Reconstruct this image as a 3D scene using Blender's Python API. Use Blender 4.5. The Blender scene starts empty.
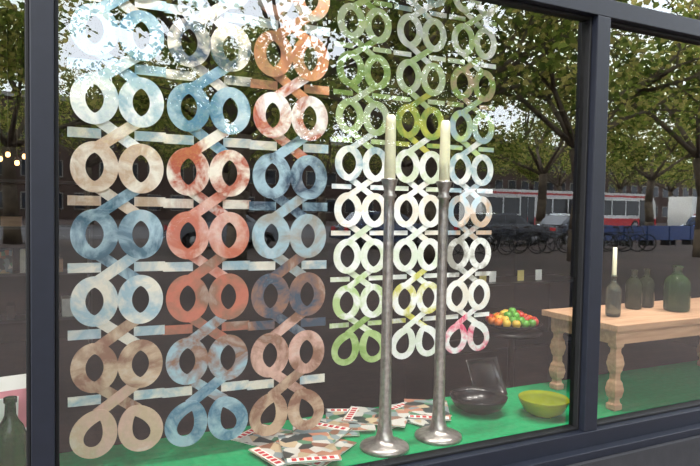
import bpy, math, random
from mathutils import Vector, Matrix, Euler
random.seed(7)
sc = bpy.context.scene
try:
    sc.view_settings.view_transform = 'Standard'
    sc.view_settings.look = 'None'
except Exception as e:
    print(e)

# ---------------------------------------------------------------- materials
def new_mat(name):
    m = bpy.data.materials.new(name); m.use_nodes = True
    nt = m.node_tree; b = nt.nodes['Principled BSDF']
    return m, nt, b

def mat(name, c, rough=.6, metal=0., spec=.5, scale=10, bump=0., c2=None, emis=None, es=0., trans=0., coat=0., lo=.35, hi=.65):
    m, nt, b = new_mat(name)
    b.inputs['Base Color'].default_value = (*c, 1)
    b.inputs['Roughness'].default_value = rough
    b.inputs['Metallic'].default_value = metal
    b.inputs['Specular IOR Level'].default_value = spec
    b.inputs['Transmission Weight'].default_value = trans
    b.inputs['Coat Weight'].default_value = coat
    if emis:
        b.inputs['Emission Color'].default_value = (*emis, 1)
        b.inputs['Emission Strength'].default_value = es
    tc = nt.nodes.new('ShaderNodeTexCoord')
    n = nt.nodes.new('ShaderNodeTexNoise'); n.inputs['Scale'].default_value = scale
    n.inputs['Detail'].default_value = 5
    nt.links.new(tc.outputs['Object'], n.inputs['Vector'])
    if c2 is None: c2 = tuple(x*.8 for x in c)
    r = nt.nodes.new('ShaderNodeValToRGB')
    r.color_ramp.elements[0].position = lo; r.color_ramp.elements[0].color = (*c, 1)
    r.color_ramp.elements[1].position = hi; r.color_ramp.elements[1].color = (*c2, 1)
    nt.links.new(n.outputs['Fac'], r.inputs['Fac'])
    nt.links.new(r.outputs['Color'], b.inputs['Base Color'])
    if bump:
        bp = nt.nodes.new('ShaderNodeBump'); bp.inputs['Strength'].default_value = bump
        bp.inputs['Distance'].default_value = .01
        nt.links.new(n.outputs['Fac'], bp.inputs['Height'])
        nt.links.new(bp.outputs['Normal'], b.inputs['Normal'])
    return m

def srgb(r, g, b):
    f = lambda v: (v/255/12.92) if v/255 <= .04045 else ((v/255+.055)/1.055)**2.4
    return (f(r), f(g), f(b))

def glass_pane_mat():
    m = bpy.data.materials.new('window_glass'); m.use_nodes = True
    nt = m.node_tree; nt.nodes.clear()
    o = nt.nodes.new('ShaderNodeOutputMaterial')
    t = nt.nodes.new('ShaderNodeBsdfTransparent'); t.inputs['Color'].default_value = (.99, 1, .995, 1)
    g = nt.nodes.new('ShaderNodeBsdfGlossy'); g.inputs['Roughness'].default_value = 0
    g.inputs['Color'].default_value = (1, 1, 1, 1)
    mx = nt.nodes.new('ShaderNodeMixShader')
    fr = nt.nodes.new('ShaderNodeFresnel'); fr.inputs['IOR'].default_value = 1.5
    ma = nt.nodes.new('ShaderNodeMath'); ma.operation = 'MULTIPLY_ADD'
    ma.inputs[1].default_value = 1.3; ma.inputs[2].default_value = .055
    ma.use_clamp = True
    nt.links.new(fr.outputs[0], ma.inputs[0]); nt.links.new(ma.outputs[0], mx.inputs[0])
    nt.links.new(t.outputs[0], mx.inputs[1]); nt.links.new(g.outputs[0], mx.inputs[2])
    nt.links.new(mx.outputs[0], o.inputs[0])
    return m

# ---------------------------------------------------------------- mesh builder
class B:
    def __init__(s, name):
        s.name = name; s.v = []; s.f = []; s.mi = []; s.sm = []; s.mats = []
    def m(s, mt):
        if mt not in s.mats: s.mats.append(mt)
        return s.mats.index(mt)
    def add(s, vs, fs, mt, smooth=False, M=None):
        o = len(s.v); i = s.m(mt)
        for p in vs:
            p = Vector(p)
            if M is not None: p = M @ p
            s.v.append(tuple(p))
        for f in fs:
            s.f.append([a+o for a in f]); s.mi.append(i); s.sm.append(smooth)
    def box(s, c, d, mt, M=None, rz=0, bev=0):
        x, y, z = d[0]/2, d[1]/2, d[2]/2
        T = Matrix.Translation(c) @ Matrix.Rotation(rz, 4, 'Z')
        if M is not None: T = M @ T
        vs = [(-x,-y,-z),(x,-y,-z),(x,y,-z),(-x,y,-z),(-x,-y,z),(x,-y,z),(x,y,z),(-x,y,z)]
        fs = [(0,3,2,1),(4,5,6,7),(0,1,5,4),(1,2,6,5),(2,3,7,6),(3,0,4,7)]
        s.add(vs, fs, mt, False, T)
    def bb(s, x0, x1, y0, y1, z0, z1, mt, M=None):
        s.box(((x0+x1)/2,(y0+y1)/2,(z0+z1)/2), (x1-x0,y1-y0,z1-z0), mt, M)
    def lathe(s, prof, c, mt, seg=32, M=None, sc=(1,1,1)):
        vs = []; fs = []
        for r, z in prof:
            for k in range(seg):
                a = 2*math.pi*k/seg
                vs.append((max(r,1e-5)*math.cos(a)*sc[0], max(r,1e-5)*math.sin(a)*sc[1], z*sc[2]))
        for i in range(len(prof)-1):
            for k in range(seg):
                k2 = (k+1) % seg
                fs.append((i*seg+k, i*seg+k2, (i+1)*seg+k2, (i+1)*seg+k))
        T = Matrix.Translation(c)
        if M is not None: T = T @ M
        s.add(vs, fs, mt, True, T)
    def tube(s, p, q, r1, r2, mt, seg=10):
        p = Vector(p); q = Vector(q); d = q-p
        if d.length < 1e-6: return
        R = d.to_track_quat('Z', 'Y').to_matrix().to_4x4()
        L = d.length
        s.lathe([(0,0),(r1,0),(r2,L),(0,L)], p, mt, seg, R)
    def torus(s, c, R, r, mt, M=None, seg=28, s2=8):
        vs = []; fs = []
        for i in range(seg):
            a = 2*math.pi*i/seg
            for j in range(s2):
                b = 2*math.pi*j/s2
                vs.append(((R+r*math.cos(b))*math.cos(a), (R+r*math.cos(b))*math.sin(a), r*math.sin(b)))
        for i in range(seg):
            for j in range(s2):
                fs.append((i*s2+j, ((i+1)%seg)*s2+j, ((i+1)%seg)*s2+(j+1)%s2, i*s2+(j+1)%s2))
        T = Matrix.Translation(c)
        if M is not None: T = T @ M
        s.add(vs, fs, mt, True, T)
    def extr(s, pts, y0, y1, mt, M=None):
        n = len(pts)
        vs = [(x, y0, z) for x, z in pts] + [(x, y1, z) for x, z in pts]
        fs = [tuple(range(n)), tuple(range(2*n-1, n-1, -1))]
        for i in range(n):
            j = (i+1) % n
            fs.append((i, i+n, j+n, j))
        s.add(vs, fs, mt, False, M)
    def mesh(s):
        me = bpy.data.meshes.new(s.name)
        me.from_pydata(s.v, [], s.f)
        for mt in s.mats: me.materials.append(mt)
        me.polygons.foreach_set('material_index', s.mi)
        me.polygons.foreach_set('use_smooth', s.sm)
        me.update()
        return me
    def obj(s, loc=(0,0,0), rz=0, name=None, bevel=0, parent=None):
        o = bpy.data.objects.new(name or s.name, s.mesh())
        sc.collection.objects.link(o)
        o.location = loc; o.rotation_euler = (0,0,rz)
        if bevel:
            md = o.modifiers.new('bev', 'BEVEL'); md.width = bevel; md.segments = 2; md.limit_method = 'ANGLE'
        if parent: o.parent = parent
        return o

def place(me, name, loc, rz=0, s=1):
    o = bpy.data.objects.new(name, me); sc.collection.objects.link(o)
    o.location = loc; o.rotation_euler = (0,0,rz); o.scale = (s,s,s)
    return o

# ---------------------------------------------------------------- shared materials
M_frame = mat('painted_frame', (.0035,.0045,.0085), .5, 0, .22, scale=30, c2=(.0028,.0037,.007))
M_frame_in = mat('frame_gasket', (.002,.002,.0025), .6, 0, .2)
M_glass = glass_pane_mat()
M_green = mat('green_platform_felt', srgb(14,150,92), .8, 0, .2, scale=40, c2=srgb(12,138,84), bump=.1)
M_dwall = mat('dark_interior_wall', srgb(28,22,20), .9, 0, .2, scale=3)
M_ceil = mat('dark_ceiling', srgb(26,22,20), .9, 0, .2, scale=3)
M_floor = mat('dark_interior_floor', srgb(32,26,23), .7, 0, .2, scale=6, c2=srgb(26,20,18))
M_stone = mat('facade_stone', srgb(26,26,29), .8, 0, .2, scale=14, c2=srgb(21,21,24), bump=.2)
M_black = mat('black_paint', srgb(12,12,14), .35)
M_wax = mat('candle_wax', srgb(244,240,208), .5, scale=5, c2=srgb(238,234,200))
M_metal = mat('brushed_aluminium', srgb(190,185,180), .3, .75, scale=45, c2=srgb(158,153,149), bump=.2)

def wood_mat():
    m, nt, b = new_mat('pale_wood')
    tc = nt.nodes.new('ShaderNodeTexCoord')
    mp = nt.nodes.new('ShaderNodeMapping'); mp.inputs['Scale'].default_value = (1.5, 18, 18)
    n = nt.nodes.new('ShaderNodeTexNoise'); n.inputs['Scale'].default_value = 3; n.inputs['Detail'].default_value = 6
    r = nt.nodes.new('ShaderNodeValToRGB')
    r.color_ramp.elements[0].position = .3; r.color_ramp.elements[0].color = (*srgb(204,164,130),1)
    r.color_ramp.elements[1].position = .7; r.color_ramp.elements[1].color = (*srgb(178,136,104),1)
    nt.links.new(tc.outputs['Object'], mp.inputs[0]); nt.links.new(mp.outputs[0], n.inputs['Vector'])
    nt.links.new(n.outputs['Fac'], r.inputs[0]); nt.links.new(r.outputs[0], b.inputs['Base Color'])
    b.inputs['Roughness'].default_value = .55
    return m
M_wood = wood_mat()

# ---------------------------------------------------------------- ground / street
def paving():
    m, nt, b = new_mat('brick_paving')
    tc = nt.nodes.new('ShaderNodeTexCoord')
    br = nt.nodes.new('ShaderNodeTexBrick'); br.inputs['Scale'].default_value = 3.0
    br.inputs['Color1'].default_value = (*srgb(92,72,65),1); br.inputs['Color2'].default_value = (*srgb(72,58,53),1)
    br.inputs['Mortar'].default_value = (*srgb(52,46,43),1)
    n = nt.nodes.new('ShaderNodeTexNoise'); n.inputs['Scale'].default_value = .35; n.inputs['Detail'].default_value = 6
    mx = nt.nodes.new('ShaderNodeMixRGB'); mx.blend_type = 'MULTIPLY'; mx.inputs[0].default_value = .6
    r = nt.nodes.new('ShaderNodeValToRGB'); r.color_ramp.elements[0].position=.4; r.color_ramp.elements[0].color=(.4,.4,.4,1)
    r.color_ramp.elements[1].position=.6
    nt.links.new(tc.outputs['Object'], br.inputs['Vector']); nt.links.new(tc.outputs['Object'], n.inputs['Vector'])
    nt.links.new(n.outputs['Fac'], r.inputs[0])
    nt.links.new(br.outputs['Color'], mx.inputs[1]); nt.links.new(r.outputs[0], mx.inputs[2])
    nt.links.new(mx.outputs[0], b.inputs['Base Color']); b.inputs['Roughness'].default_value = .8
    return m
b = B('ground'); b.bb(-80,140,-130,-.12,-.2,0,paving()); b.obj()
M_asph = mat('asphalt', srgb(84,82,84), .85, scale=8, c2=srgb(72,70,72))
b = B('road'); b.bb(-80,140,-44,-27,-.02,.012,M_asph)
M_line = mat('road_paint', srgb(220,220,215), .7)
for i in range(36): b.bb(-60+i*5,-57.5+i*5,-30.1,-29.95,.0,.013,M_line)
b.obj()

# ---------------------------------------------------------------- room shell
b = B('floor'); b.bb(-3,7,.0,6,-.2,.0,M_floor); b.obj()
b = B('ceiling'); b.bb(-3,7,.0,6,3.1,3.25,M_ceil); b.obj()
b = B('wall_back'); b.bb(-3,7,6,6.15,-.2,3.25,M_dwall); b.obj()
b = B('wall_left'); b.bb(-3.15,-3,-.05,6.15,-.2,3.25,M_dwall); b.obj()
b = B('wall_right'); b.bb(7,7.15,-.05,6.15,-.2,3.25,M_dwall); b.obj()
b = B('wall_front')
b.bb(-6,10,-.12,-.0,0,.55,M_stone)
b.bb(-6,-3.0,-.12,0,.55,5.5,M_stone); b.bb(7.0,10,-.12,0,.55,5.5,M_stone); b.bb(-3,7,-.12,0,3.15,5.5,M_stone)
b.obj()
SILL=.65; TOP=2.42
b = B('window_frame')
b.bb(-3,7,-.055,.04,.57,SILL,M_frame)
b.bb(-3,7,-.10,-.055,.55,.585,M_frame)
b.bb(-3,7,-.05,.04,TOP,TOP+.075,M_frame)
b.bb(-3,7,-.07,.04,3.07,3.15,M_frame)
for x0,x1 in ((-.03,.03),(2.085,2.16),(4.4,4.48),(-2.2,-2.13)):
    b.bb(x0,x1,-.05,.04,SILL,TOP,M_frame); b.bb(x0,x1,-.05,.04,TOP+.075,3.07,M_frame)
for x0,x1 in ((.03,2.085),(2.16,4.4),(-2.13,-.03)):
    b.bb(x0,x0+.012,-.02,.03,SILL,TOP,M_frame_in); b.bb(x1-.012,x1,-.02,.03,SILL,TOP,M_frame_in)
    b.bb(x0+.012,x1-.012,-.02,.03,SILL,SILL+.012,M_frame_in); b.bb(x0+.012,x1-.012,-.02,.03,TOP-.012,TOP,M_frame_in)
b.obj(bevel=.003)
k=1
for x0,x1 in ((-3,-2.2),(-2.13,-.03),(.03,2.085),(2.16,4.4),(4.48,7)):
    for z0,z1 in ((SILL,TOP),(TOP+.075,3.07)):
        b = B('window_%d'%k); k+=1
        b.add([(x0,0.005,z0),(x1,0.005,z0),(x1,0.005,z1),(x0,0.005,z1)],[(0,1,2,3)],M_glass)
        b.obj()
b = B('display_platform'); b.bb(-2.9,6.9,.045,.60,.60,.65,M_green)
b.bb(-2.9,6.9,.06,.585,.0,.60,M_black)
b.obj()

# ---------------------------------------------------------------- loop curtains
wc_cache = {}
def wc(a, c):
    key=(a,c)
    if key in wc_cache: return wc_cache[key]
    m, nt, bs = new_mat('dyed_felt')
    tc = nt.nodes.new('ShaderNodeTexCoord')
    mp = nt.nodes.new('ShaderNodeMapping'); mp.inputs['Location'].default_value=(len(wc_cache)*1.37,0,len(wc_cache)*.71)
    n = nt.nodes.new('ShaderNodeTexNoise'); n.inputs['Scale'].default_value = 8; n.inputs['Detail'].default_value = 7
    n.inputs['Roughness'].default_value=.6; n.inputs['Distortion'].default_value = .5
    r = nt.nodes.new('ShaderNodeValToRGB')
    r.color_ramp.elements[0].position = .42; r.color_ramp.elements[0].color = (*srgb(*a),1)
    r.color_ramp.elements[1].position = .57; r.color_ramp.elements[1].color = (*srgb(*c),1)
    e=r.color_ramp.elements.new(.72); e.color=(*srgb(*[int(x*.5+228*.5) for x in c]),1)
    n2 = nt.nodes.new('ShaderNodeTexNoise'); n2.inputs['Scale'].default_value = 70
    mx = nt.nodes.new('ShaderNodeMixRGB'); mx.blend_type='MULTIPLY'; mx.inputs[0].default_value=.18
    nt.links.new(tc.outputs['Object'], mp.inputs[0]); nt.links.new(mp.outputs[0], n.inputs['Vector']); nt.links.new(tc.outputs['Object'], n2.inputs['Vector'])
    nt.links.new(n.outputs['Fac'], r.inputs[0]); nt.links.new(r.outputs[0], mx.inputs[1]); nt.links.new(n2.outputs['Fac'], mx.inputs[2])
    nt.links.new(mx.outputs[0], bs.inputs['Base Color']); bs.inputs['Roughness'].default_value=.9
    bs.inputs['Specular IOR Level'].default_value=.2
    wc_cache[key]=m
    return m

def ring(b, cx, cz, y, rx, rz, band, tilt, kind, mt, th=.003, N=48):
    # kind 'tear': hole pointed at the top; 'lemon': pointed towards both crossings
    vs=[]; fs=[]
    ca,sa=math.cos(tilt),math.sin(tilt)
    for lay in (0,1):
        yy = y if lay==0 else y+th
        for i in range(N):
            t = 2*math.pi*i/N; s_=math.sin(t); sg=1 if s_>=0 else -1
            for inner in (0,1):
                w,h=(rx-band,rz-band*.78) if inner else (rx,rz*1.02)
                if kind=='tear':
                    m_,nn=(.8,.80) if inner else (.18,.95)
                    px=w*s_*abs(math.sin(t/2))**m_/nn; pz=h*math.cos(t)
                else:
                    px=w*sg*abs(s_)**(1.4 if inner else 1.0); pz=h*math.cos(t)
                vs.append((cx+px*ca-pz*sa,yy,cz+px*sa+pz*ca))
    for i in range(N):
        j=(i+1)%N
        o0,i0,o1,i1 = 2*i,2*i+1,2*j,2*j+1
        O0,I0,O1,I1 = o0+2*N,i0+2*N,o1+2*N,i1+2*N
        fs += [(o0,o1,i1,i0),(O0,I0,I1,O1),(o0,O0,O1,o1),(i0,i1,I1,I0)]
    b.add(vs,fs,mt)

def strip(b, pts, w, y, mt, th=.003):
    n=len(pts); L=[];R=[]
    for i,p in enumerate(pts):
        q=pts[min(i+1,n-1)]; o=pts[max(i-1,0)]
        d=Vector((q[0]-o[0],q[1]-o[1])).normalized(); nn=Vector((-d.y,d.x))*w/2
        L.append((p[0]+nn.x,p[1]+nn.y)); R.append((p[0]-nn.x,p[1]-nn.y))
    vs=[(x,y,z) for x,z in L]+[(x,y,z) for x,z in R]+[(x,y+th,z) for x,z in L]+[(x,y+th,z) for x,z in R]
    fs=[]
    for i in range(n-1):
        fs+=[(i,n+i,n+i+1,i+1),(2*n+i,2*n+i+1,3*n+i+1,3*n+i),(i,i+1,2*n+i+1,2*n+i),(n+i,3*n+i,3*n+i+1,n+i+1)]
    fs+=[(0,2*n,3*n,n),(n-1,2*n-1,4*n-1,3*n-1)]
    b.add(vs,fs,mt)

def column(b, cx, ztop, P, rows, band=.039, S=1., tabh=.04, tabc=None, lay=0, tilt=14):
    # rings side by side, joined row to row by an X of straight bands
    a=.0765*S; rx=.0775*S; rz=.086*S*(P/.233)
    n=len(rows)
    for k,(c1,c2) in enumerate(rows):
        z=ztop-P*k; m1=wc(c1,c2); m2=wc(c2,c1)
        for sgn in (-1,1):
            last=(k==n-1)
            ring(b, cx+sgn*a, z, 0 if sgn<0 else .0036, rx, rz, band*S, sgn*math.radians(22 if last else 0), 'tear' if last else 'lemon', m1 if random.random()<.65 else m2)
        if k<n-1:
            zc=z-P/2; e=P/2-rz+band*S*.40; w=band*S*.80
            nx=wc(rows[k+1][0],rows[k+1][1])
            for sgn in (-1,1):
                pts=[(cx-sgn*a*.92,zc+e),(cx-sgn*a*.45,zc+e*.5),(cx,zc),(cx+sgn*a*.45,zc-e*.5),(cx+sgn*a*.92,zc-e)]
                strip(b, pts, w, .0075+.0036*(sgn>0), m2 if sgn>0 else nx)
            mt=wc(*tabc) if tabc and k%2 else m1
            for sx in (-1,1):
                strip(b, [(cx+sx*.162*S,zc),(cx+sx*.055*S,zc)], tabh*S, .015+.0036*lay, mt)

BL=(84,130,156); LB=(162,190,204); TAN=(204,176,150); CR=(238,230,216); TE=(66,104,124); GR=(158,156,148)
RD=(178,94,74); RO=(198,114,92); BR=(148,108,88); PK=(220,178,164); DB=(60,80,100); WH=(244,246,244)
G1=(138,172,92); G2=(184,210,144); WG=(222,232,214); PN=(232,84,122); OR=(204,138,100); YE=(210,206,96); PG=(214,226,196)

M_string = mat('white_cord', srgb(200,200,195), .8)

b = B('hanging_loop_curtain')
P=.2335; zt=2.19+2*P
cols=[(.238,[(LB,WH),(TAN,LB),(LB,BL),(LB,WH),(CR,TAN),(TE,LB),(CR,LB),(BR,TAN),(PK,TAN)]),
      (.556,[(GR,LB),(WH,LB),(DB,CR),(BL,LB),(RD,CR),(RO,PK),(RO,BR),(LB,BR),(LB,BL)]),
      (.874,[(GR,TAN),(OR,GR),(BR,OR),(RD,WH),(LB,DB),(GR,LB),(DB,BR),(BR,PK),(TAN,BR)])]
for i,(cx,rows) in enumerate(cols): column(b, cx-.556, zt-.004*i, P, rows, band=.048, tabh=.034, tabc=(LB,CR), lay=i%2)
b.tube((-.52,.006,zt+.13),(.52,.006,zt+.13),.008,.008,M_string)
for x in (-.4,0,.4):
    b.tube((x,.006,zt+.07),(x,.006,zt+.13),.003,.003,M_string)
for x in (-.45,.45): b.tube((x,.006,zt+.13),(x,.006,3.1),.003,.003,M_string)
b.obj((.556,.35,0), math.radians(-2))

b = B('hanging_loop_curtain')
P=.2335; n=9; zt=.885+8*P
cols=[(1.45,[(G1,G2),(G2,PG),(G1,G2),(G2,PG),(WH,LB),(CR,WH),(WH,PG),(G2,WH),(G1,G2)]),
      (1.79,[(WH,LB),(PG,WH),(G2,PG),(G1,YE),(WH,PG),(WH,CR),(WG,WH),(WH,YE),(WH,WG)]),
      (2.13,[(G1,WH),(WH,G2),(TAN,G1),(G2,LB),(LB,WH),(LB,TAN),(GR,WH),(WH,CR),(PN,WH)])]
for i,(cx,rows) in enumerate(cols): column(b, cx-1.79, zt, P, rows, band=.038, S=1.0, tabh=.024, lay=i%2)
b.tube((-.54,.006,zt+.13),(.54,.006,zt+.13),.008,.008,M_string)
for x in (-.4,0,.4): b.tube((x,.006,zt+.07),(x,.006,zt+.13),.003,.003,M_string)
for x in (-.45,.45): b.tube((x,.006,zt+.13),(x,.006,3.1),.003,.003,M_string)
b.obj((1.79,.84,0))

# ---------------------------------------------------------------- candlesticks
M_wick = mat('wick', srgb(40,36,32), .9)
def candlestick(x,y):
    b = B('candlestick')
    prof=[(0,0),(.094,0),(.098,.006),(.096,.014),(.082,.022),(.06,.028),(.043,.036),(.034,.05),(.029,.075),(.025,.12),(.0235,.2),
          (.0215,.35),(.0205,.55),(.020,.8),(.0205,.93),(.0205,.985),(.027,.992),(.027,1.0),(.021,1.006),(.0215,1.02),(.027,1.04),(.033,1.058),(.0325,1.062),(.024,1.058),(.022,1.04),(0,1.04)]
    b.lathe(prof,(0,0,0),M_metal,40)
    b.lathe([(0,1.041),(.0225,1.041),(.0215,1.15),(.020,1.27),(.0185,1.300),(.013,1.308),(0,1.306)],(0,0,0),M_wax,28)
    b.tube((0,0,1.305),(.001,0,1.322),.0012,.001,M_wick,6)
    b.obj((x,y,.65))
candlestick(1.208,.145); candlestick(1.47,.155)

# ---------------------------------------------------------------- bench
def sleg(b, x, y, h, w):
    prof=[(0,.42),(.02,.5),(.07,.5),(.1,.36),(.13,.34),(.18,.5),(.25,.58),(.33,.5),(.39,.34),(.45,.34),(.5,.46),(.58,.56),(.66,.48),(.72,.34),(.76,.34),(.8,.5),(1,.5)]
    vs=[];fs=[]; n=0
    for i in range(len(prof)-1):
        for k in range(4):
            t=k/4; u=(1-math.cos(math.pi*t))/2
            z=prof[i][0]*(1-t)+prof[i+1][0]*t; r=prof[i][1]*(1-u)+prof[i+1][1]*u
            r*=w; vs+=[(x-r,y-r,z*h),(x+r,y-r,z*h),(x+r,y+r,z*h),(x-r,y+r,z*h)]; n+=1
    for i in range(n-1):
        for k in range(4):
            fs.append((i*4+k,i*4+(k+1)%4,(i+1)*4+(k+1)%4,(i+1)*4+k))
    fs.append((3,2,1,0)); fs.append(tuple((n-1)*4+k for k in range(4)))
    b.add(vs,fs,M_wood)
b = B('wooden_bench')
L=1.35; W=.49; H=.42
b.bb(0,L,0,W,H-.03,H,M_wood)
b.bb(.035,L-.035,.035,.06,H-.10,H-.03,M_wood); b.bb(.035,L-.035,W-.06,W-.035,H-.10,H-.03,M_wood)
b.bb(.035,.06,.06,W-.06,H-.10,H-.03,M_wood); b.bb(L-.06,L-.035,.06,W-.06,H-.10,H-.03,M_wood)
for x in (.065,L-.065):
    for y in (.06,W-.06): sleg(b,x,y,H-.031,.052)
b.obj((2.39,.055,.65),bevel=.004)

# ---------------------------------------------------------------- bottles
def bottle_mat(name,c,tr=.6):
    m,nt,bs=new_mat(name); bs.inputs['Base Color'].default_value=(*c,1); bs.inputs['Roughness'].default_value=.06
    bs.inputs['Transmission Weight'].default_value=tr; bs.inputs['IOR'].default_value=1.3
    n=nt.nodes.new('ShaderNodeTexNoise'); n.inputs['Scale'].default_value=3
    bp=nt.nodes.new('ShaderNodeBump'); bp.inputs['Strength'].default_value=.1
    nt.links.new(n.outputs['Fac'],bp.inputs['Height']); nt.links.new(bp.outputs['Normal'],bs.inputs['Normal'])
    return m
M_bg = bottle_mat('green_bottle_glass', srgb(52,82,46),.5)
M_bd = bottle_mat('smoke_bottle_glass', srgb(62,68,48),.5)
M_gb = bottle_mat('lime_bowl_glass', srgb(160,170,30),.35)
M_bc = bottle_mat('clear_bottle_glass', srgb(120,130,120),.75)
def bottle(x,y,z,r,h,m,candle=0,name='glass_bottle'):
    b=B(name)
    b.lathe([(0,.008),(r*.8,0),(r*.95,.005),(r,.02),(r,h*.60),(r*.97,h*.66),(r*.8,h*.73),(r*.5,h*.79),(r*.36,h*.84),(r*.33,h*.95),(r*.42,h*.955),(r*.42,h),(r*.26,h),(r*.26,h*.86),(0,h*.84)],(0,0,0),m,32)
    if candle:
        b.lathe([(0,h*.85),(r*.25,h*.85),(r*.25,h*.96),(r*.3,h+.0),(r*.26,h+candle),(0,h+candle)],(0,0,0),M_wax,16)
    b.obj((x,y,z))
bottle(2.585,.25,1.07,.037,.21,M_bc,.14)
bottle(2.90,.385,1.07,.044,.215,M_bd)
bottle(3.02,.40,1.07,.042,.215,M_bd)
bottle(3.07,.25,1.07,.066,.245,M_bg)
bottle(-.092,.24,.65,.046,.335,M_bg)
bottle(-.005,.40,.65,.043,.28,M_bg)

# ---------------------------------------------------------------- bowls
def bowl(name,x,y,z,r,h,m,wav=0):
    b=B(name)
    b.lathe([(0,.004),(r*.35,.0),(r*.5,.004),(r*.8,h*.35),(r*.95,h*.75),(r,h),(r*.975,h+.003),(r*.93,h*.78),(r*.76,h*.4),(r*.45,.014),(0,.012)],(0,0,0),m,40)
    b.obj((x,y,z))
bowl('green_glass_bowl',2.08,.19,.65,.115,.082,M_gb)
M_bowl=mat('black_ceramic',srgb(20,21,23),.25,scale=20,c2=srgb(13,14,16))
bowl('black_bowl',1.836,.36,.65,.135,.075,M_bowl)
b=B('black_platter')
Mx=Matrix.Rotation(math.radians(-28),4,'X')
rows_=[(.085,0),(.125,.012),(.14,.03),(.133,.033),(.118,.018),(.08,.008)]
b.lathe([(0,0)]+rows_+[(0,.008)],(0,0,0),M_bowl,4,Mx@Matrix.Rotation(math.radians(90),4,'X')@Matrix.Rotation(math.radians(45),4,'Z'))
o=b.obj((2.0,.53,.655+.088))

b=B('side_table')
b.lathe([(0,0),(.17,0),(.17,.015),(.03,.03),(.02,.06),(.02,.84),(.05,.86),(.17,.865),(.175,.885),(0,.885)],(0,0,0),M_black,32)
b.obj((2.50,.90,0))
b=B('fruit_bowl')
b.lathe([(0,.006),(.06,0),(.1,.012),(.145,.03),(.175,.045),(.17,.047),(.14,.035),(.09,.02),(0,.014)],(0,0,0),M_bowl,36)
fr=[mat('orange_peel',srgb(235,125,30),.45,c2=srgb(225,110,25)),mat('red_apple_skin',srgb(200,60,40),.35),mat('green_apple_skin',srgb(100,170,60),.35),mat('lemon_peel',srgb(235,195,70),.45)]
def fruit(b,x,y,z,r,m):
    prof=[(0,-.86),(.2,-.95),(.5,-.86),(.8,-.58),(.97,-.2),(1,.1),(.93,.42),(.72,.74),(.4,.92),(.15,.88),(0,.78)]
    b.lathe([(p*r,q*r) for p,q in prof],(x,y,z),m,14)
    b.tube((x,y,z+r*.75),(x+.003,y,z+r*1.05),.0015,.002,M_wick,5)
for i,(n,R,z) in enumerate(((15,.13,.058),(12,.088,.07),(7,.05,.092),(1,0,.11))):
    for k in range(n):
        a=2*math.pi*k/n+i*.4
        fruit(b,R*math.cos(a),R*math.sin(a),z,.025,fr[(k*3+i*2+(k//2))%4])
b.obj((2.50,.90,.886))
M_paper=mat('white_paper',srgb(238,236,230),.6)
M_redink=mat('red_ink',srgb(200,40,50),.5)
def cover(name,seed):
    m,nt,bs=new_mat(name)
    tc=nt.nodes.new('ShaderNodeTexCoord'); mp=nt.nodes.new('ShaderNodeMapping'); mp.inputs['Location'].default_value=(seed,seed*2,0)
    vo=nt.nodes.new('ShaderNodeTexVoronoi'); vo.inputs['Scale'].default_value=22
    r=nt.nodes.new('ShaderNodeValToRGB'); r.color_ramp.interpolation='CONSTANT'
    e=r.color_ramp.elements; e[0].position=0; e[0].color=(*srgb(200,198,192),1); e[1].position=.25; e[1].color=(*srgb(130,146,150),1)
    for p,c in ((.42,(180,124,100)),(.55,(50,60,60)),(.7,(190,170,140)),(.8,(80,130,100)),(.9,(130,90,70))):
        q=e.new(p); q.color=(*srgb(*c),1)
    sp=nt.nodes.new('ShaderNodeSeparateColor')
    nt.links.new(tc.outputs['Object'],mp.inputs[0]); nt.links.new(mp.outputs[0],vo.inputs['Vector'])
    nt.links.new(vo.outputs['Color'],sp.inputs[0]); nt.links.new(sp.outputs[0],r.inputs[0]); nt.links.new(r.outputs[0],bs.inputs['Base Color'])
    bs.inputs['Roughness'].default_value=.3
    return m
cov=[cover('magazine_cover_%d'%i,i*1.7) for i in range(4)]
def magazine(b,x,y,z,rz,m,tilt=0):
    T=Matrix.Translation((x,y,z))@Matrix.Rotation(rz,4,'Z')@Matrix.Rotation(tilt,4,'X')
    b.box((0,0,.002),(.205,.275,.004),M_paper,T)
    b.box((0,0,.0045),(.206,.276,.001),m,T)
    b.box((0,.115,.0053),(.19,.036,.0006),M_paper,T)
    for k in range(6): b.box((-.07+.028*k,.115,.0058),(.018,.024,.0006),M_redink,T)
b=B('magazine_pile')
for i,(x,y,rz,lv) in enumerate(((.84,.42,.6,0),(.95,.22,2.2,1),(1.08,.43,1.2,1),(1.21,.46,-.4,2),(1.44,.46,1.9,0),(1.33,.43,.9,3),(.86,.24,1.8,2),(.99,.33,-.9,3),(1.52,.42,.4,1),(1.60,.44,2.6,2),(.91,.21,2.9,4))):
    magazine(b,x,y,.0003+lv*.0063,rz,cov[i%4])
b.obj((0,0,.65))

b=B('display_card')
Mx=Matrix.Rotation(math.radians(-15),4,'X')
b.box((0,0,.1),(.15,.003,.2),M_paper,Mx); b.box((0,-.0022,.13),(.12,.001,.08),mat('pink_print',srgb(206,130,140),.5),Mx)
b.box((0,.03,.08),(.04,.003,.16),M_paper,Matrix.Rotation(math.radians(12),4,'X'))
me=b.mesh(); 
place(me,'display_card',(-.11,.45,.65),.2,1.7)

M_yel=mat('yellow_card',srgb(210,190,110),.6)
b=B('display_shelf')
b.bb(-.8,.8,-.2,.2,.98,1.0,M_black); b.bb(-.8,-.76,-.2,.2,0,.98,M_black); b.bb(.76,.8,-.2,.2,0,.98,M_black)
b.bb(-.76,.76,-.2,.2,.45,.47,M_black)
for x,c in ((-.3,M_yel),(-.2,M_paper),(.1,M_yel),(.3,M_paper)): b.bb(x,x+.07,-.1,-.097,1.0,1.09,c)
b.obj((3.5,2.2,0))

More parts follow.
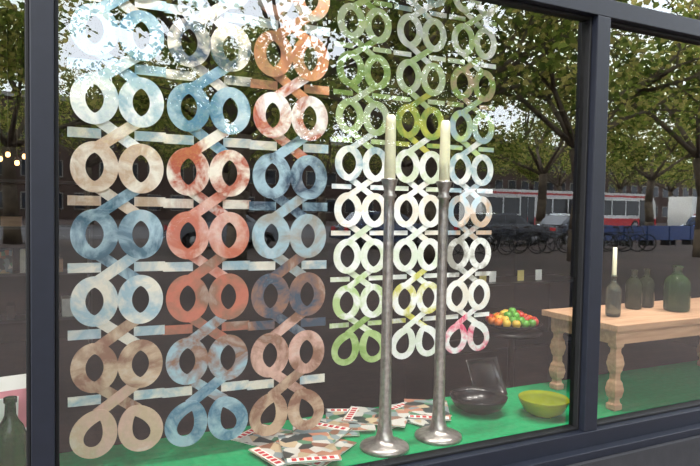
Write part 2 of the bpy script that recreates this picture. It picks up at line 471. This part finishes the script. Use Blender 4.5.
b=B('shelving_unit')
for z in (.3,.8,1.3,1.8): b.bb(-1.5,1.5,-.18,.18,z,z+.03,M_black)
for x in (-1.5,0,1.47): b.bb(x,x+.03,-.18,.18,0,1.83,M_black)
goods=[M_paper,cov[0],M_bowl,fr[0],M_wood,mat('blue_tin',srgb(70,110,150),.4)]
for z in (.33,.83,1.33):
    x=-1.4
    while x<1.3:
        w=random.uniform(.06,.2); h=random.uniform(.1,.3)
        if abs(x+w/2)>.12: b.bb(x,x+w,-.12,.1,z,z+h,random.choice(goods))
        x+=w+random.uniform(.04,.2)
b.obj((-1.0,5.7,0))
M_bulb=mat('warm_bulb',(1,.7,.35),.5,emis=(1,.58,.24),es=4)
for x,z in ((-.33,2.02),(-.27,2.06),(-.20,1.99),(-.14,2.05)):
    b=B('pendant_lamp')
    b.tube((0,0,0),(0,0,3.1-z),.003,.003,M_black,6)
    b.lathe([(.012,.0),(.018,-.015),(.024,-.03),(.02,-.03),(.012,-.01)],(0,0,0),M_black,20)
    b.lathe([(0,-.015),(.01,-.025),(.02,-.045),(.02,-.06),(.012,-.072),(0,-.076)],(0,0,0),M_bulb,16)
    b.obj((x,4.3,z))

# ---------------------------------------------------------------- trees
M_bark=mat('plane_tree_bark',srgb(104,90,72),.9,scale=3,c2=srgb(66,55,44),bump=.4)
def leafmat(name,c):
    m=bpy.data.materials.new(name); m.use_nodes=True; nt=m.node_tree; nt.nodes.clear()
    o=nt.nodes.new('ShaderNodeOutputMaterial'); d=nt.nodes.new('ShaderNodeBsdfDiffuse'); t=nt.nodes.new('ShaderNodeBsdfTranslucent')
    n=nt.nodes.new('ShaderNodeTexNoise'); n.inputs['Scale'].default_value=1.3
    tc=nt.nodes.new('ShaderNodeTexCoord'); r=nt.nodes.new('ShaderNodeValToRGB')
    r.color_ramp.elements[0].position=.35; r.color_ramp.elements[0].color=(*[x*.6 for x in c],1)
    r.color_ramp.elements[1].position=.65; r.color_ramp.elements[1].color=(*c,1)
    mx=nt.nodes.new('ShaderNodeMixShader'); mx.inputs[0].default_value=.5
    nt.links.new(tc.outputs['Object'],n.inputs['Vector']); nt.links.new(n.outputs['Fac'],r.inputs[0])
    nt.links.new(r.outputs[0],d.inputs[0]); nt.links.new(r.outputs[0],t.inputs[0])
    nt.links.new(d.outputs[0],mx.inputs[1]); nt.links.new(t.outputs[0],mx.inputs[2]); nt.links.new(mx.outputs[0],o.inputs[0])
    return m
lm=[leafmat('leaf_green',srgb(164,180,84)),leafmat('leaf_olive',srgb(214,202,120)),leafmat('leaf_dark',srgb(96,116,50))]
def tree_mesh(seed,nleaf=6500):
    rnd=random.Random(seed); b=B('street_tree'); tips=[]
    pts=[(0,0,0,.34),(0.05,0,1,.27),(rnd.uniform(-.1,.1),.05,2.2,.24),(rnd.uniform(-.2,.2),rnd.uniform(-.2,.2),3.6,.22)]
    for i in range(3): b.tube(pts[i][:3],pts[i+1][:3],pts[i][3],pts[i+1][3],M_bark,14)
    def grow(p,d,L,r,dep):
        q=p+d*L; b.tube(p,q,r,r*.68,M_bark,7); 
        if dep>=2: tips.append((p+q)/2)
        if dep==4: tips.append(q); return
        for k in range(3 if dep<3 else 2):
            nd=(d+Vector((rnd.uniform(-.85,.85),rnd.uniform(-.85,.85),rnd.uniform(-.5,.45)))).normalized()
            grow(q,nd,L*rnd.uniform(.68,.88),r*.6,dep+1)
    top=Vector(pts[3][:3])
    for k in range(5):
        a=k*1.257+rnd.uniform(-.3,.3)
        grow(top,Vector((math.cos(a)*.8,math.sin(a)*.8,rnd.uniform(.35,1.1))).normalized(),2.3,.11,1)
    for i in range(nleaf):
        c=rnd.choice(tips)+Vector((rnd.gauss(0,.33),rnd.gauss(0,.33),rnd.gauss(-.1,.3)))
        if c.z<2.6: continue
        s=rnd.uniform(.06,.12)
        R=Euler((rnd.uniform(-1.1,1.1),rnd.uniform(-1.1,1.1),rnd.uniform(0,6.28))).to_matrix().to_4x4()
        T=Matrix.Translation(c)@R
        b.add([(-s*.15,-s,0),(s*.75,-s*.35,.02),(s*.55,s*.4,0),(0,s*1.1,-.03),(-s*.6,s*.35,0),(-s*.8,-s*.4,.02)],[(0,1,2,3,4,5)],rnd.choice(lm),False,T)
    return b.mesh()
tms=[tree_mesh(s) for s in (1,2,3)]
tp=[(-8,-15.5),(5.0,-15.5),(10.4,-13.5),(15.3,-12.5),(21.5,-12.5),(28,-13),(-18,-17),
    (-1,-24.5),(8,-25),(16,-24.5),(25,-24.5),(34,-24.5),(43,-25),(-9,-25),
    (3,-47),(13,-47),(22,-48),(31,-47),(40,-48),(49,-47),(58,-47),(68,-48),(78,-47),(-8,-47)]
for i,(x,y) in enumerate(tp):
    place(tms[i%3],'street_tree',(x,y,0),i*1.3,1.0 if y>-30 else 1.15)

# ---------------------------------------------------------------- buildings
M_brick=mat('facade_brick',srgb(80,60,50),.85,scale=5,c2=srgb(62,48,42))
M_win=mat('building_window_glass',srgb(40,46,54),.1)
M_white=mat('white_trim',srgb(150,148,140),.6)
for bi,(x0,w,h) in enumerate(((-30,24,9),(-5,22,11),(18,26,8.5),(45,24,10),(70,30,9),(101,28,9))):
    b=B('building'); b.bb(0,w,-8,0,0,h,M_brick); b.bb(-.1,w+.1,-8.1,.2,h,h+.4,M_white)
    nx=int(w/2.4)
    for f in range(int(h/3)):
        for k in range(nx):
            xx=1+k*(w-2)/nx; z=.9+f*3
            b.bb(xx,xx+1.3,.0,.05,z,z+1.6,M_white); b.bb(xx+.1,xx+1.2,.05,.07,z+.1,z+1.5,M_win)
    b.obj((x0,-62,0))

# ---------------------------------------------------------------- bus
M_buswhite=mat('bus_white',srgb(232,232,228),.35); M_busred=mat('bus_red',srgb(206,34,40),.35)
M_tyre=mat('tyre_rubber',srgb(20,20,20),.8); M_hub=mat('wheel_hub',srgb(160,160,160),.4,.6)
M_carglass=mat('vehicle_glass',srgb(22,26,30),.08)
def wheel(b,x,y,r,w=.22):
    R=Matrix.Rotation(math.pi/2,4,'X')
    b.lathe([(0,-w/2),(r*.9,-w/2),(r,-w/2+.04),(r,w/2-.04),(r*.9,w/2),(0,w/2)],(x,y,r),M_tyre,24,R)
    b.lathe([(0,-w/2-.01),(r*.55,-w/2-.01),(r*.55,w/2+.01),(0,w/2+.01)],(x,y,r),M_hub,16,R)
b=B('bus')
L=18
b.extr([(0,.35),(L-.1,.35),(L,.9),(L-.15,2.3),(L-.5,2.95),(L-1,3.05),(.4,3.05),(.05,2.8),(0,.9)],-1.25,1.25,M_buswhite)
b.bb(.02,L-.02,1.25,1.262,.45,1.05,M_busred); b.bb(.02,L-.02,-1.262,-1.25,.45,1.05,M_busred)
b.bb(.3,L-.6,1.25,1.265,2.72,2.86,M_busred)
for k in range(11):
    x=.5+k*1.55
    if k in (2,6,10):
        for s in (-1,1): b.bb(x,x+.6,s*1.27-.01,s*1.27+.01,.42,2.55,M_carglass); b.bb(x+.66,x+1.26,s*1.27-.01,s*1.27+.01,.42,2.55,M_carglass)
    else:
        for s in (-1,1): b.bb(x,x+1.4,s*1.265-.01,s*1.265+.01,1.3,2.45,M_carglass)
b.bb(L-.06,L+.02,-1.1,1.1,1.25,2.3,M_carglass)
b.bb(8.9,9.3,-1.27,1.27,.4,3.06,M_black)
for x in (2.6,11.5,15.5):
    for y in (-1.12,1.12): wheel(b,x,y,.48,.3)
b.obj((27.2,-33.8,.014))
b=B('delivery_van')
b.extr([(0,.3),(6,.3),(6.05,1.0),(5.6,1.35),(5.1,2.0),(4.6,2.2),(4.3,2.9),(.05,2.9),(0,1.5)],-1.05,1.05,M_buswhite)
b.extr([(5.55,1.38),(5.12,1.98),(4.5,2.05),(4.5,1.38)],-1.06,1.06,M_carglass)
b.bb(.3,4.0,1.05,1.06,1.2,1.5,M_busred); b.bb(.3,4.0,-1.06,-1.05,1.2,1.5,M_busred)
for x in (1.1,5.0):
    for y in (-.95,.95): wheel(b,x,y,.38)
b.obj((46.6,-31.5,.014))
def car_mesh(name,c):
    m=mat(name+'_paint',c,.25,.3,coat=1.,scale=2,c2=c)
    b=B('car')
    b.extr([(0,.35),(.05,.62),(.25,.86),(.7,.93),(1.05,.98),(3.35,.95),(3.9,.86),(4.25,.72),(4.32,.5),(4.28,.28),(3.85,.24),(3.75,.5),(3.5,.64),(3.2,.64),(2.95,.5),(2.85,.24),(1.3,.24),(1.2,.5),(.95,.64),(.68,.64),(.45,.5),(.36,.26)],-.86,.86,m)
    b.extr([(.45,.92),(.95,1.38),(1.4,1.46),(2.3,1.44),(2.7,1.3),(3.25,.95)],-.70,.70,m)
    for s in (-1,1):
        b.extr([(.85,.98),(1.1,1.33),(1.75,1.38),(1.75,.98)],s*.705-.005,s*.705+.005,M_carglass)
        b.extr([(1.83,.98),(1.83,1.38),(2.3,1.37),(2.6,1.27),(2.98,.98)],s*.705-.005,s*.705+.005,M_carglass)
        b.bb(4.2,4.3,s*.6-.15,s*.6+.15,.6,.74,M_white); b.bb(.05,.12,s*.6-.15,s*.6+.15,.64,.8,M_busred)
        for x in (.82,3.35): wheel(b,x,s*.76,.31,.2)
    return b.mesh()
cms=[car_mesh('dark_car',srgb(40,44,52)),car_mesh('grey_car',srgb(110,114,120)),car_mesh('blue_car',srgb(36,56,92))]
for i,(x,y) in enumerate(((-6,-21),(4,-21),(10.5,-20.3),(16.6,-20.3),(21.5,-20.6),(33,-21))):
    place(cms[i%3],'car',(x,y,0.0),0)
M_bike=mat('bicycle_paint',srgb(40,40,44),.4); M_sad=mat('saddle_leather',srgb(60,40,30),.6)
def bike_mesh():
    b=B('bicycle'); R=Matrix.Rotation(math.pi/2,4,'X')
    for x in (0,1.05):
        b.torus((x,0,.35),.33,.02,M_tyre,R,26,6)
        for k in range(10):
            a=k*math.pi/5; b.tube((x,0,.35),(x+.32*math.cos(a),0,.35+.32*math.sin(a)),.002,.002,M_hub,4)
    t=lambda p,q,r=.016:b.tube(p,q,r,r,M_bike,8)
    t((0,0,.35),(.45,0,.3)); t((.45,0,.3),(.3,0,.82)); t((0,0,.35),(.33,0,.72)); t((.33,0,.72),(.86,0,.8)); t((.45,0,.3),(.88,0,.72)); t((.84,0,.95),(1.05,0,.35))
    t((.3,0,.82),(.27,0,.92),.012); b.box((.25,0,.94),(.24,.14,.05),M_sad)
    t((.82,0,1.02),(.84,0,.93)); t((.82,-.28,1.02),(.82,.28,1.02),.012); t((.82,.28,1.02),(.68,.3,1.0),.015); t((.82,-.28,1.02),(.68,-.3,1.0),.015)
    t((.45,-.12,.2),(.45,.12,.4),.012); b.torus((.45,.04,.3),.09,.008,M_hub,R,16,5)
    b.bb(-.35,.05,-.06,.06,.72,.735,M_bike)
    return b.mesh()
bm=bike_mesh()
for i in range(14):
    place(bm,'bicycle',(12.0+i*.75+random.uniform(-.1,.1),-16.3+random.uniform(-.2,.2),0),math.radians(60+random.uniform(-12,12)))
M_blue=mat('blue_barrier_plastic',srgb(40,66,120),.5)
b=B('street_barrier')
for k in range(6):
    b.bb(k*1.6,k*1.6+1.5,-.04,.04,.25,.95,M_blue); b.bb(k*1.6+.1,k*1.6+.2,-.25,.25,0,.25,M_black); b.bb(k*1.6+1.3,k*1.6+1.4,-.25,.25,0,.25,M_black)
b.obj((23,-18.5,0))

# ---------------------------------------------------------------- world + lights
w=bpy.data.worlds.new('World'); sc.world=w; w.use_nodes=True
nt=w.node_tree; bg=nt.nodes['Background']; bg.inputs[0].default_value=(.86,.92,1.0,1); bg.inputs[1].default_value=8.2
def light(name,kind,loc,rot,e,**k):
    l=bpy.data.lights.new(name,kind); l.energy=e
    for a,v in k.items(): setattr(l,a,v)
    o=bpy.data.objects.new(name,l); sc.collection.objects.link(o); o.location=loc; o.rotation_euler=rot; return o
d=Vector((.62,.50,-.62))
s=light('sun','SUN',(0,-5,12),(0,0,0),8,angle=math.radians(16),color=(1,.95,.88)); s.rotation_euler=d.to_track_quat('-Z','Y').to_euler()
for i,x in enumerate((.3,1.2,2.0,2.8,3.6)):  # added fill spots in invented housings, to brighten the platform and table tops
    b=B('added_fill_housing')
    b.tube((0,0,.1),(0,0,.04),.012,.012,M_black,8)
    b.lathe([(0,.05),(.035,.045),(.045,.0),(.048,-.06),(.044,-.06),(.04,0),(0,.03)],(0,0,0),M_black,24)
    o=b.obj((x,.14,3.0))
    l=light('added_fill_spot','SPOT',(0,0,-.03),(math.radians(6),0,0),110,spot_size=math.radians(75),spot_blend=.6,shadow_soft_size=.035,color=(1,.95,.88))
    l.parent=o

# ---------------------------------------------------------------- camera
cam=bpy.data.cameras.new('camera'); co=bpy.data.objects.new('camera',cam); sc.collection.objects.link(co)
cam.sensor_width=36; cam.lens=31.9; cam.clip_end=500; cam.clip_start=.05
Rm=Matrix.Rotation(math.radians(-26.4),4,'Z')@Matrix.Rotation(math.radians(90-2.4),4,'X')@Matrix.Rotation(math.radians(1.0),4,'Z')
co.matrix_world=Matrix.Translation((0,-1.95,1.6))@Rm
sc.camera=co
